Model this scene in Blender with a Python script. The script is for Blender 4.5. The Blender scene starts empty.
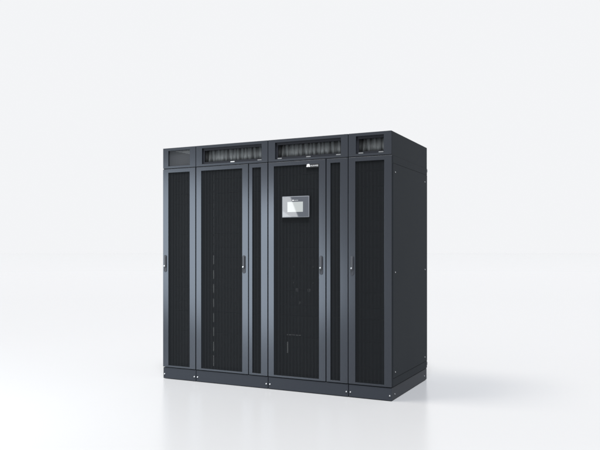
import bpy, bmesh, math, random
from mathutils import Vector, Matrix
random.seed(4)
S = bpy.context.scene
C = S.collection
R = math.radians

# ------------------------------------------------------------------ materials
def mat(name, col, rough=0.5, metal=0.0, spec=0.5, emis=None, es=0.0):
    m = bpy.data.materials.new(name); m.use_nodes = True
    b = m.node_tree.nodes['Principled BSDF']
    b.inputs['Base Color'].default_value = (*col, 1)
    b.inputs['Roughness'].default_value = rough
    b.inputs['Metallic'].default_value = metal
    b.inputs['Specular IOR Level'].default_value = spec
    if emis:
        b.inputs['Emission Color'].default_value = (*emis, 1)
        b.inputs['Emission Strength'].default_value = es
    return m

def powder(m, scale=900, amt=0.03, colvar=0.03):
    """fine powder-coat grain plus very slight, broad tone variation"""
    nt = m.node_tree; N = nt.nodes; L = nt.links; b = N['Principled BSDF']
    tc = N.new('ShaderNodeTexCoord')
    n = N.new('ShaderNodeTexNoise'); n.inputs['Scale'].default_value = scale; n.inputs['Detail'].default_value = 2
    bp = N.new('ShaderNodeBump'); bp.inputs['Strength'].default_value = amt; bp.inputs['Distance'].default_value = 0.001
    L.new(tc.outputs['Object'], n.inputs['Vector']); L.new(n.outputs['Fac'], bp.inputs['Height'])
    n2 = N.new('ShaderNodeTexNoise'); n2.inputs['Scale'].default_value = 3.0; n2.inputs['Detail'].default_value = 4
    L.new(tc.outputs['Object'], n2.inputs['Vector'])
    r0 = b.inputs['Roughness'].default_value
    mr = N.new('ShaderNodeMapRange'); mr.inputs['To Min'].default_value = r0*(1-colvar); mr.inputs['To Max'].default_value = r0*(1+colvar)
    L.new(n2.outputs['Fac'], mr.inputs['Value']); L.new(mr.outputs['Result'], b.inputs['Roughness'])
    return m

M = {}
M['door_paint'] = powder(mat('satin_slate_paint', (0.039, 0.0435, 0.0525), 0.23, 0.7, 0.35))
M['body_paint'] = powder(mat('matte_charcoal_paint', (0.0155, 0.0185, 0.022), 0.62, 0.0, 0.05))
M['plinth_paint'] = powder(mat('plinth_paint', (0.022, 0.025, 0.031), 0.5, 0.0, 0.08))
M['inner'] = mat('inner_black', (0.012, 0.013, 0.014), 0.7, 0, 0.2)
M['module'] = mat('module_grey', (0.018, 0.019, 0.021), 0.6, 0, 0.2)
M['rail'] = mat('rail_black', (0.010, 0.011, 0.015), 0.6, 0.0, 0.15)
M['handle'] = powder(mat('handle_grey', (0.040, 0.043, 0.050), 0.5, 0.0, 0.25))
M['bolt'] = mat('bolt_steel', (0.33, 0.34, 0.35), 0.35, 0.8)
M['latch'] = mat('latch_grey', (0.13, 0.135, 0.14), 0.5, 0.0)
M['strip'] = mat('strip_grey', (0.52, 0.53, 0.53), 0.5, 0.0)
M['pale'] = mat('pale_grey', (0.42, 0.43, 0.43), 0.55, 0.0)
M['white'] = mat('mark_white', (0.6, 0.6, 0.6), 0.5)
M['bezel'] = mat('bezel_glass', (0.055, 0.060, 0.07), 0.03, 0.0, 0.3)
M['bezel_edge'] = mat('bezel_edge', (0.16, 0.17, 0.19), 0.4, 0.1)
M['screen'] = mat('screen_lit', (0.05, 0.05, 0.05), 0.03, 0.0, 0.3, (0.62, 0.67, 0.67), 0.74)
M['black'] = mat('plate_black', (0.01, 0.01, 0.012), 0.5, 0, 0.3)

def perforated(name, base, pitch=0.0085, hole=0.31, columns=True):
    """sheet steel punched with round holes (really open: what is behind shows)"""
    m = powder(mat(name, base, 0.6, 0.0, 0.05), amt=0.01)
    nt = m.node_tree; N = nt.nodes; L = nt.links; b = N['Principled BSDF']; out = N['Material Output']
    def mth(op, a, c=None):
        n = N.new('ShaderNodeMath'); n.operation = op
        for i, v in enumerate((a, c)):
            if v is None: continue
            if isinstance(v, (int, float)): n.inputs[i].default_value = v
            else: L.new(v, n.inputs[i])
        return n.outputs[0]
    tc = N.new('ShaderNodeTexCoord'); sp = N.new('ShaderNodeSeparateXYZ'); L.new(tc.outputs['Object'], sp.inputs[0])
    u = mth('DIVIDE', sp.outputs['X'], pitch); v = mth('DIVIDE', sp.outputs['Z'], pitch*0.866)
    row = mth('FLOOR', v); odd = mth('MULTIPLY', mth('FLOORED_MODULO', row, 2.0), 0.5)
    fu = mth('SUBTRACT', mth('FRACT', mth('ADD', u, odd)), 0.5)
    fv = mth('MULTIPLY', mth('SUBTRACT', mth('FRACT', v), 0.5), 0.866)
    d = mth('SQRT', mth('ADD', mth('MULTIPLY', fu, fu), mth('MULTIPLY', fv, fv)))
    h = mth('LESS_THAN', d, hole)
    if columns:   # a blank land between every few columns of holes
        cu = mth('FRACT', mth('DIVIDE', sp.outputs['X'], pitch*3.5))
        h = mth('MULTIPLY', h, mth('GREATER_THAN', cu, 0.19))
    tr = N.new('ShaderNodeBsdfTransparent'); mx = N.new('ShaderNodeMixShader')
    L.new(h, mx.inputs[0]); L.new(b.outputs[0], mx.inputs[1]); L.new(tr.outputs[0], mx.inputs[2])
    L.new(mx.outputs[0], out.inputs['Surface'])
    return m
M['mesh'] = perforated('perforated_black_steel', (0.0085, 0.0096, 0.011))
M['mesh_top'] = perforated('perforated_grey_steel', (0.05, 0.053, 0.058), 0.0085, 0.34, False)

# ------------------------------------------------------------------ mesh helpers
def add_box(bm, x0, x1, y0, y1, z0, z1):
    vs = [bm.verts.new(p) for p in ((x0,y0,z0),(x1,y0,z0),(x1,y1,z0),(x0,y1,z0),(x0,y0,z1),(x1,y0,z1),(x1,y1,z1),(x0,y1,z1))]
    for f in ((0,3,2,1),(4,5,6,7),(0,1,5,4),(1,2,6,5),(2,3,7,6),(3,0,4,7)):
        bm.faces.new([vs[i] for i in f])

def add_ring(bm, x0, x1, z0, z1, a0, a1, b0, b1, y0, y1):
    """rectangular frame x0..x1, z0..z1 with opening a0..a1, b0..b1, thickness y0..y1"""
    O = [(x0,z0),(x1,z0),(x1,z1),(x0,z1)]; I = [(a0,b0),(a1,b0),(a1,b1),(a0,b1)]
    V = {}
    for k, (P, y) in {'of':(O,y0),'if':(I,y0),'ob':(O,y1),'ib':(I,y1)}.items():
        V[k] = [bm.verts.new((p[0], y, p[1])) for p in P]
    for i in range(4):
        j = (i+1) % 4
        bm.faces.new([V['of'][i], V['of'][j], V['if'][j], V['if'][i]])
        bm.faces.new([V['ob'][j], V['ob'][i], V['ib'][i], V['ib'][j]])
        bm.faces.new([V['ob'][i], V['ob'][j], V['of'][j], V['of'][i]])
        bm.faces.new([V['if'][i], V['if'][j], V['ib'][j], V['ib'][i]])

def add_cyl(bm, c, axis, r, h, n=16):
    """disc-headed cylinder starting at c and rising h along axis"""
    ax = Vector(axis).normalized(); q = Vector((0,0,1)).rotation_difference(ax).to_matrix()
    rings = []
    for rr, t in ((r,0),(r,h*0.6),(r*0.75,h)):
        rings.append([bm.verts.new(Vector(c)+q @ Vector((rr*math.cos(2*math.pi*i/n), rr*math.sin(2*math.pi*i/n), t))) for i in range(n)])
    for a, b in zip(rings, rings[1:]):
        for i in range(n): bm.faces.new([a[i], a[(i+1)%n], b[(i+1)%n], b[i]])
    bm.faces.new(rings[-1]); bm.faces.new(list(reversed(rings[0])))

def obj(name, bm, m, parent=None, bevel=0.0, off=(0,0,0)):
    if off != (0,0,0): bmesh.ops.translate(bm, verts=bm.verts, vec=[-v for v in off])
    bmesh.ops.recalc_face_normals(bm, faces=bm.faces)
    me = bpy.data.meshes.new(name); bm.to_mesh(me); bm.free()
    o = bpy.data.objects.new(name, me); C.objects.link(o)
    me.materials.append(m)
    if parent is not None: o.parent = parent
    if bevel:
        b = o.modifiers.new('Bevel', 'BEVEL'); b.width = bevel; b.segments = 2; b.limit_method = 'ANGLE'; b.angle_limit = R(40)
        b.harden_normals = False
    return o

# ------------------------------------------------------------------ dimensions (metres)
H, D = 2.0, 0.962
ZP0, ZP = 0.004, 0.098         # plinth bottom / top
ZD0, ZD1 = 0.104, 1.8190       # door bottom / top
ZH0 = 1.825                    # header bottom
MZ0, MZ1 = 0.118, 1.787        # mesh bottom / top
G = 'power cabinets bolted side by side in one row'

def cabinet(name, label, x0, x1):
    root = bpy.data.objects.new(name, None); C.objects.link(root)
    root.location = (x0, 0, 0); root.empty_display_size = 0.2
    root['label'] = label; root['category'] = 'cabinet'; root['group'] = G
    root['_w'] = x1 - x0
    return root

def edges_matte(o):
    """edges darkened with matte paint to suppress lit edge lines; only the face is satin"""
    o.data.materials.append(M['body_paint'])
    for p in o.data.polygons:
        if abs(p.normal.y) < 0.5: p.material_index = 1

def carcass(root, w, left_end=False, right_end=False):
    t = 0.012; g = 0.0015
    bm = bmesh.new()
    yb = D
    yf = 0.0235
    add_box(bm, g, g+t, yf, yb-t, ZP+0.004, 1.819)
    add_box(bm, w-g-t, w-g, yf, yb-t, ZP+0.004, 1.819)
    add_box(bm, g, w-g, yb-t+0.0005, yb-0.002, ZP+0.004, 1.819)
    add_box(bm, g+t+0.0005, w-g-t-0.0005, yf, yb-t, ZP+0.004, ZP+0.014)
    add_box(bm, g+t+0.0005, w-g-t-0.0005, yf, yb-t, 1.805, 1.819)
    obj('body', bm, M['body_paint'], root)
    # plinth: a hollow base of folded steel, slight gap over the floor pads
    bm = bmesh.new()
    add_box(bm, 0.0028, w-0.0028, 0.004, D-0.004, ZP0, ZP)
    pl = obj('plinth', bm, M['plinth_paint'], root, 0.0025)
    for bx_ in (0.0165, w-0.0165):
        bm = bmesh.new(); add_cyl(bm, (bx_, 0.0042, 0.040), (0,-1,0), 0.0062, 0.005)
        obj('bolt', bm, M['bolt'], pl)
    if right_end:
        for yy in (0.077, 0.884):
            bm = bmesh.new(); add_cyl(bm, (w-0.0029, yy, 0.042), (1,0,0), 0.0052, 0.004)
            obj('bolt', bm, M['bolt'], pl)
    if left_end:
        for yy in (0.077, 0.884):
            bm = bmesh.new(); add_cyl(bm, (0.0029, yy, 0.042), (-1,0,0), 0.0052, 0.004)
            obj('bolt', bm, M['bolt'], pl)
    for sgn, end in ((1, right_end), (-1, left_end)):
        if not end: continue
        # outer side panel with its lower and upper rails
        X = (lambda a, b: (w-0.0015+a, w-0.0015+b)) if sgn == 1 else (lambda a, b: (0.0015-b, 0.0015-a))
        bm = bmesh.new()
        xa, xb = X(0.0003, 0.0018)
        add_box(bm, xa, xb, 0.026, D-0.004, ZP+0.006, 0.1615)
        obj('side_rail', bm, M['body_paint'], root)
        bm = bmesh.new(); add_box(bm, xa, xb, 0.026, D-0.004, 1.7640, 1.8185)
        obj('side_rail', bm, M['body_paint'], root)
        bm = bmesh.new(); xa, xb = X(0.0003, 0.0030)
        add_box(bm, xa, xb, 0.026, D-0.004, 0.1655, 1.7600)
        sp = obj('side_panel', bm, M['body_paint'], root, 0.0012)
        for yy, zz in ((0.077,1.699),(0.885,1.699),(0.077,0.951),(0.89,0.951),(0.077,0.206),(0.885,0.204)):
            bm = bmesh.new(); add_cyl(bm, (X(0.003,0.003)[0], yy, zz), (sgn,0,0), 0.0055, 0.0035)
            obj('screw', bm, M['bolt'], sp)
        for zz in (1.80, 0.14):
            bm = bmesh.new(); xa, xb = X(0.0, 0.0055)
            add_box(bm, xa, xb, D-0.012, D-0.003, zz-0.012, zz+0.012)
            obj('hinge_tab', bm, M['latch'], sp)

def interior(root, w, kind):
    """dark equipment front just behind the perforated door"""
    bm = bmesh.new()
    z = 0.125; yb = 0.115
    add_box(bm, 0.016, w-0.016, yb+0.02, yb+0.03, 0.115, 1.80)
    k = 0
    while z < 1.76:
        hh = (0.085, 0.12, 0.085, 0.175)[k % 4]
        add_box(bm, 0.030, w-0.030, yb - (0.0 if k % 2 else 0.003), yb+0.019, z, min(z+hh, 1.79)-0.0025)
        z += hh; k += 1
    return obj('equipment_rack', bm, M['module'], root, 0.002)

def header(root, w, a0, a1, latches, folds=True):
    """top cable box with a recessed glazed-looking opening of folded sheet"""
    b0, b1 = 1.843, 1.976
    bm = bmesh.new()
    add_ring(bm, 0.0026, w-0.0026, ZH0, H, a0, a1, b0, b1, 0.0, 0.012)
    fr = obj('cable_box', bm, M['door_paint'], root, 0.0012); edges_matte(fr)
    bm = bmesh.new(); t = 0.008
    yf = 0.0125
    add_box(bm, 0.002, 0.002+t, yf, D-t, 1.8200, H-0.001); add_box(bm, w-0.002-t, w-0.002, yf, D-t, 1.8200, H-0.001)
    add_box(bm, 0.002+t, w-0.002-t, yf, D-t, H-0.001-t, H-0.001)
    add_box(bm, 0.002+t, w-0.002-t, yf, D-t, 1.8200, 1.8200+t)
    add_box(bm, 0.002, w-0.002, D-t+0.0004, D, 1.8200, H-0.001)
    obj('box_shell', bm, M['body_paint'], fr)
    if folds:
        bm = bmesh.new()
        add_box(bm, a0-0.006, a1+0.006, 0.014, 0.026, b1-0.020, b1+0.004)
        add_box(bm, a0-0.006, a1+0.006, 0.014, 0.026, b0-0.004, b0+0.017)
        add_box(bm, a0-0.006, a0+0.017, 0.0145, 0.0255, b0+0.017, b1-0.020)
        obj('window_rail', bm, M['rail'], fr)
        # softly folded sheet behind the opening
        bm = bmesh.new(); n = int((a1-a0)/0.004)
        prev = None
        for i in range(n+1):
            x = a0-0.030+(a1-a0+0.045)*i/n
            ph = x*2*math.pi/0.040
            y = 0.060 + 0.0048*math.sin(ph+0.9*math.sin(x*17)) + 0.0015*math.sin(2.3*ph)
            a = bm.verts.new((x + 0.006*math.sin(ph*0.5), y, b1-0.015)); b = bm.verts.new((x, y+0.008*math.sin(ph*0.7), b0+0.004))
            c = bm.verts.new((x, y+0.003, b0+0.004)); 
            if prev: bm.faces.new([prev[0], a, b, prev[1]])
            prev = (a, b)
            bm.verts.remove(c)
        o = obj('folded_sheet', bm, M['fold'], fr)
        for p in o.data.polygons: p.use_smooth = True
        so = o.modifiers.new('Solidify', 'SOLIDIFY'); so.thickness = 0.0012
    else:
        bm = bmesh.new(); add_box(bm, a0-0.005, a1+0.005, 0.0135, 0.0145, b0-0.005, b1+0.005)
        obj('perforated_panel', bm, M['mesh_top'], fr)
        # added pale plate in place of bright background showing through, top right
        bm = bmesh.new()
        P = [(0.115, 1.972), (0.283, 1.972), (0.283, 1.936)]
        f = [bm.verts.new((x, 0.030, z)) for x, z in P]; g = [bm.verts.new((x, 0.034, z)) for x, z in P]
        bm.faces.new(f); bm.faces.new(list(reversed(g)))
        for i in range(3): bm.faces.new([f[i], f[(i+1)%3], g[(i+1)%3], g[i]])
        obj('bright_wedge', bm, M['pale'], fr)
        bm = bmesh.new(); add_box(bm, 0.012, w-0.012, 0.07, 0.08, 1.835, 1.988)
        obj('inner_wall', bm, M['fold_dark'], fr)
    for lx, bright in latches:
        bm = bmesh.new()
        add_box(bm, lx-0.019, lx+0.019, 0.003, 0.0135, b0+0.0005, b0+0.0085)
        obj('latch', bm, M['latch'] if not bright else M['pale'], fr, 0.0015)
    return fr

M['fold'] = mat('folded_sheet_grey', (0.092, 0.098, 0.102), 0.5, 0.0, 0.4)
M['fold_dark'] = mat('inner_wall_grey', (0.10, 0.10, 0.10), 0.6, 0.0, 0.2)

def door(root, name, x0, x1, a0, a1, handle_x=None):
    bm = bmesh.new()
    add_ring(bm, x0, x1, ZD0, ZD1, a0, a1, MZ0, MZ1, 0.0, 0.020)
    d = obj(name, bm, M['door_paint'], root, 0.0012); edges_matte(d)
    bm = bmesh.new(); add_box(bm, a0-0.006, a1+0.006, 0.0075, 0.0085, MZ0-0.006, MZ1+0.006)
    obj('perforated_panel', bm, M['mesh'], d)
    if handle_x is not None:
        hx = handle_x; zc = 1.0005; hh = 0.148; hw = 0.029
        # base plate with rounded ends
        def stadium(bm, cx, cz, w_, h_, y0, y1, n=10):
            pts = []; r = w_/2
            for k in range(n+1): 
                a = math.pi*k/n; pts.append((cx+r*math.cos(a), cz+h_/2-r+r*math.sin(a)))
            for k in range(n+1):
                a = math.pi+math.pi*k/n; pts.append((cx+r*math.cos(a), cz-h_/2+r+r*math.sin(a)))
            A = [bm.verts.new((x, y0, z)) for x, z in pts]; B = [bm.verts.new((x, y1, z)) for x, z in pts]
            bm.faces.new(A); bm.faces.new(list(reversed(B)))
            for i in range(len(A)): bm.faces.new([A[i], A[(i+1)%len(A)], B[(i+1)%len(A)], B[i]])
        bm = bmesh.new()
        stadium(bm, hx, zc, hw, hh, -0.004, 0.0005)
        obj('handle_plate', bm, M['rail_h'], d, 0.001)
        bm = bmesh.new()
        stadium(bm, hx, zc+0.016, hw*0.62, hh*0.70, -0.012, -0.0045)
        obj('handle', bm, M['handle'], d, 0.0025)
        bm = bmesh.new(); add_cyl(bm, (hx-0.003, -0.0120, zc-0.021), (0,-1,0), 0.0062, 0.004)
        obj('lock_cylinder', bm, M['bolt'], d)
    return d
M['rail_h'] = powder(mat('handle_plate_grey', (0.030, 0.033, 0.040), 0.5, 0.0, 0.2))

X = [0.0, 0.3445, 1.0415, 1.7355, 2.081]

# ---- cabinet 1 (narrow, far left)
c1 = cabinet('power_cabinet', 'narrow dark cabinet at the left end of the row, plain mesh panel above its door', X[0], X[1])
w = X[1]-X[0]
carcass(c1, w, left_end=True); interior(c1, w, 1)
header(c1, w, 0.059, 0.283, [], folds=False)
door(c1, 'door', 0.002, 0.340, 0.059, 0.281, 0.028)

# ---- cabinet 2 (wide)
c2 = cabinet('power_cabinet', 'wide dark cabinet without a screen, dashed vertical strip behind its perforated door', X[1], X[2])
o_ = X[1]; w = X[2]-X[1]
carcass(c2, w); ra = interior(c2, w, 2)
header(c2, w, 0.408-o_, 0.983-o_, [(0.705-o_, 1), (0.962-o_, 0)])
door(c2, 'door', 0.3490-o_, 0.8580-o_, 0.400-o_, 0.801-o_, 0.819-o_)
door(c2, 'narrow_door', 0.8655-o_, 1.0375-o_, 0.897-o_, 0.977-o_)
for z0, z1 in ((0.998,1.073),(0.876,0.947),(0.759,0.830),(0.638,0.709),(0.516,0.587),(0.399,0.470),(0.269,0.349),(0.144,0.236)):  # pale strips put in for the highlights glimpsed in the module gaps
    bm = bmesh.new(); add_box(bm, 0.5130-o_, 0.5225-o_, 0.0105, 0.0135, z0, z1)
    obj('gap_highlight', bm, M['strip'], ra, 0.001)
for k in range(9):
    z0 = 1.10+0.074*k
    bm = bmesh.new(); add_box(bm, 0.5160-o_, 0.5205-o_, 0.0105, 0.0135, z0, z0+0.06)
    obj('gap_highlight', bm, M['latch'], ra)

# ---- cabinet 3 (wide, with the touch screen)
c3 = cabinet('power_cabinet', 'wide dark cabinet with a grey touch screen on its perforated door', X[2], X[3])
o_ = X[2]; w = X[3]-X[2]
carcass(c3, w); rb = interior(c3, w, 3)
header(c3, w, 1.107-o_, 1.675-o_, [(1.146-o_, 0), (1.399-o_, 0), (1.653-o_, 0)])
d3 = door(c3, 'door', 1.0455-o_, 1.5475-o_, 1.096-o_, 1.491-o_, 1.511-o_)
door(c3, 'narrow_door', 1.5550-o_, 1.7320-o_, 1.589-o_, 1.669-o_)
# breaker front with small fittings low behind the mesh
for (x0, x1, z0, z1) in ((1.208,1.222,0.300,0.388),(1.206,1.330,0.444,0.450)):
    bm = bmesh.new(); add_box(bm, x0-o_, x1-o_, 0.012, 0.015, z0, z1)
    obj('busbar', bm, M['strip'], rb, 0.001)
for (x, z, r) in ((1.262,0.985,0.006),(1.43,0.985,0.006),(1.292,0.80,0.016),(1.395,0.80,0.016),(1.245,0.745,0.007),(1.315,0.70,0.010),(1.262,0.86,0.005),(1.43,0.86,0.005)):
    bm = bmesh.new(); add_cyl(bm, (x-o_, 0.030, z), (0,-1,0), r, 0.010)
    obj('terminal_knob', bm, M['latch'], rb)

# touch screen
px0, px1, pz0, pz1 = 1.176-o_, 1.4095-o_, 1.375, 1.5410
bm = bmesh.new(); add_box(bm, px0, px1, -0.010, 0.0070, pz0, pz1)
pn = obj('control_panel', bm, M['bezel_edge'], c3, 0.002)
bm = bmesh.new(); add_box(bm, px0+0.004, px1-0.004, -0.0118, -0.0103, pz0+0.004, pz1-0.004)
obj('bezel', bm, M['bezel'], pn, 0.0006)
bm = bmesh.new(); add_box(bm, 1.224-o_, 1.360-o_, -0.0126, -0.0120, 1.417, 1.4970)
obj('screen', bm, M['screen'], pn)

def petals(bm, cx, cz, s, y0, y1):
    """fan of eight tear-drop petals opening upwards"""
    for k in range(8):
        a = R(-78 + 156*k/7)
        L_ = s*(1.0 if 1 < k < 6 else 0.78); wd = s*0.135
        pts = []
        for t, q in ((0.10,0),(0.45,0.55),(0.72,1.0),(0.90,0.72),(1.0,0.0),(0.90,-0.72),(0.72,-1.0),(0.45,-0.55)):
            r = L_*t; o = wd*q
            pts.append((cx + r*math.sin(a) + o*math.cos(a), cz + r*math.cos(a)*1.12 - o*math.sin(a)))
        A = [bm.verts.new((x, y0, z)) for x, z in pts]; B = [bm.verts.new((x, y1, z)) for x, z in pts]
        bm.faces.new(A); bm.faces.new(list(reversed(B)))
        for i in range(len(A)): bm.faces.new([A[i], A[(i+1)%len(A)], B[(i+1)%len(A)], B[i]])

def text_mesh(name, s, x0, x1, z0, z1, y, m, parent):
    cu = bpy.data.curves.new(name, 'FONT'); cu.body = s; cu.extrude = 0.02; cu.offset = 0.012
    t = bpy.data.objects.new(name, cu); C.objects.link(t)
    bpy.context.view_layer.update()
    me = bpy.data.meshes.new_from_object(t.evaluated_get(bpy.context.evaluated_depsgraph_get()))
    C.objects.unlink(t); bpy.data.objects.remove(t)
    xs = [v.co.x for v in me.vertices]; ys = [v.co.y for v in me.vertices]
    for v in me.vertices:
        X_ = x0+(v.co.x-min(xs))/(max(xs)-min(xs))*(x1-x0); Z_ = z0+(v.co.y-min(ys))/(max(ys)-min(ys))*(z1-z0)
        v.co = (X_, y-0.0006*(1 if v.co.z > 0 else 0), Z_)
    me.materials.clear(); me.materials.append(m)
    o = bpy.data.objects.new(name, me); C.objects.link(o); o.parent = parent
    return o

# maker's mark over the mesh, top right of the wide door
bm = bmesh.new(); add_box(bm, 1.388-o_, 1.4905-o_, -0.003, 0.0070, 1.760, 1.7865)
lp = obj('badge', bm, M['black'], d3, 0.001)
bm = bmesh.new(); petals(bm, 1.4025-o_, 1.7665, 0.0215, -0.0062, -0.0032)
obj('emblem', bm, M['white'], lp)
text_mesh('lettering', 'HUAWEI', 1.4200-o_, 1.4860-o_, 1.7680, 1.7795, -0.0034, M['pale'], lp)
# the same mark, tiny, over the screen
bm = bmesh.new(); petals(bm, 1.2740-o_, 1.5050, 0.0085, -0.0130, -0.0120)
obj('emblem', bm, M['white'], pn)
text_mesh('lettering', 'HUAWEI', 1.2840-o_, 1.3180-o_, 1.5055, 1.5110, -0.0122, M['pale'], pn)

# ---- cabinet 4 (narrow, right end)
c4 = cabinet('power_cabinet', 'narrow dark cabinet at the right end of the row, plain screwed side panel showing', X[3], X[4])
o_ = X[3]; w = X[4]-X[3]
carcass(c4, w, right_end=True); interior(c4, w, 4)
header(c4, w, 1.798-o_, 2.019-o_, [(1.836-o_, 0), (1.996-o_, 0)])
door(c4, 'door', 1.7380-o_, 2.0795-o_, 1.793-o_, 2.022-o_, 1.768-o_)
for c in (c1, c2, c3, c4): del c['_w']

# ------------------------------------------------------------------ floor
fm = bpy.data.materials.new('studio_floor_white'); fm.use_nodes = True
nt = fm.node_tree; N = nt.nodes; L = nt.links; b = N['Principled BSDF']
b.inputs['Base Color'].default_value = (0.25, 0.253, 0.257, 1)
b.inputs['Roughness'].default_value = 0.22
b.inputs['IOR'].default_value = 1.2
bm = bmesh.new()
n = 128; rad = 260.0
bm.faces.new([bm.verts.new((1+rad*math.cos(2*math.pi*i/n), 1+rad*math.sin(2*math.pi*i/n), 0)) for i in range(n)])
fl = obj('floor', bm, fm); fl['kind'] = 'structure'

# ------------------------------------------------------------------ studio light
wd = bpy.data.worlds.new('World'); S.world = wd; wd.use_nodes = True
bg = wd.node_tree.nodes['Background']
bg.inputs['Color'].default_value = (0.900, 0.908, 0.925, 1); bg.inputs['Strength'].default_value = 1.0

def area(name, loc, target, sx, sy, power, col=(1,1,1), roll=0):
    l = bpy.data.lights.new(name, 'AREA'); l.shape = 'RECTANGLE'; l.size = sx; l.size_y = sy; l.energy = power; l.color = col
    o = bpy.data.objects.new(name, l); C.objects.link(o); o.location = loc
    d = (Vector(target)-Vector(loc)).normalized()
    o.rotation_euler = (d.to_track_quat('-Z','Y') @ Matrix.Rotation(R(roll),4,'Z').to_quaternion()).to_euler()
    return o
# high key from the left: the soft shadow to the right of the row
K = Vector((-12.4,-5.6,28)).normalized()*4000
area('key_softbox', K, (1.0, 0.4, 0), 1300.0, 1300.0, 15.2e7, (1.0, 0.935, 0.84))
# tilted softbox in front, mirrored in the satin door frames
# looks along +Y: its plane is parallel to the doors
f = area('front_softbox', (-1.58, -3.0, 1.10), (-1.58, 0, 1.10), 4.1, 1.95, 126, (0.89, 0.97, 1.0), roll=-17)
f.data.shape = 'ELLIPSE'
# small strip lamp added beside it, shaped to put slanted glare on the touch screen
area('added_glare_strip', (-0.263, -2.9, 1.611), (-0.263, 0, 1.611), 0.24, 0.50, 5.5, (0.97, 0.99, 1.0), roll=23)
# fill lamp added high and far behind the camera to brighten the floor
K2 = Vector((4.6, -9.2, 24)).normalized()*4000
area('added_floor_fill', K2, (1.0, 0.4, 0), 1000.0, 1000.0, 33.6e7, (0.962, 0.985, 1.03))

# ------------------------------------------------------------------ camera
cam = bpy.data.cameras.new('camera'); co = bpy.data.objects.new('camera', cam); C.objects.link(co)
co.location = (3.671, -4.808, 1.118); co.rotation_euler = (R(90), 0, math.atan2(0.438, 0.899))
cam.sensor_width = 36; cam.lens = 681/600*36; cam.shift_y = 25/600; cam.clip_end = 500; cam.clip_start = 0.05
S.camera = co
S.view_settings.view_transform = 'Standard'; S.view_settings.look = 'None'
S.view_settings.gamma = 1; S.view_settings.exposure = 0
S.render.engine = 'CYCLES'
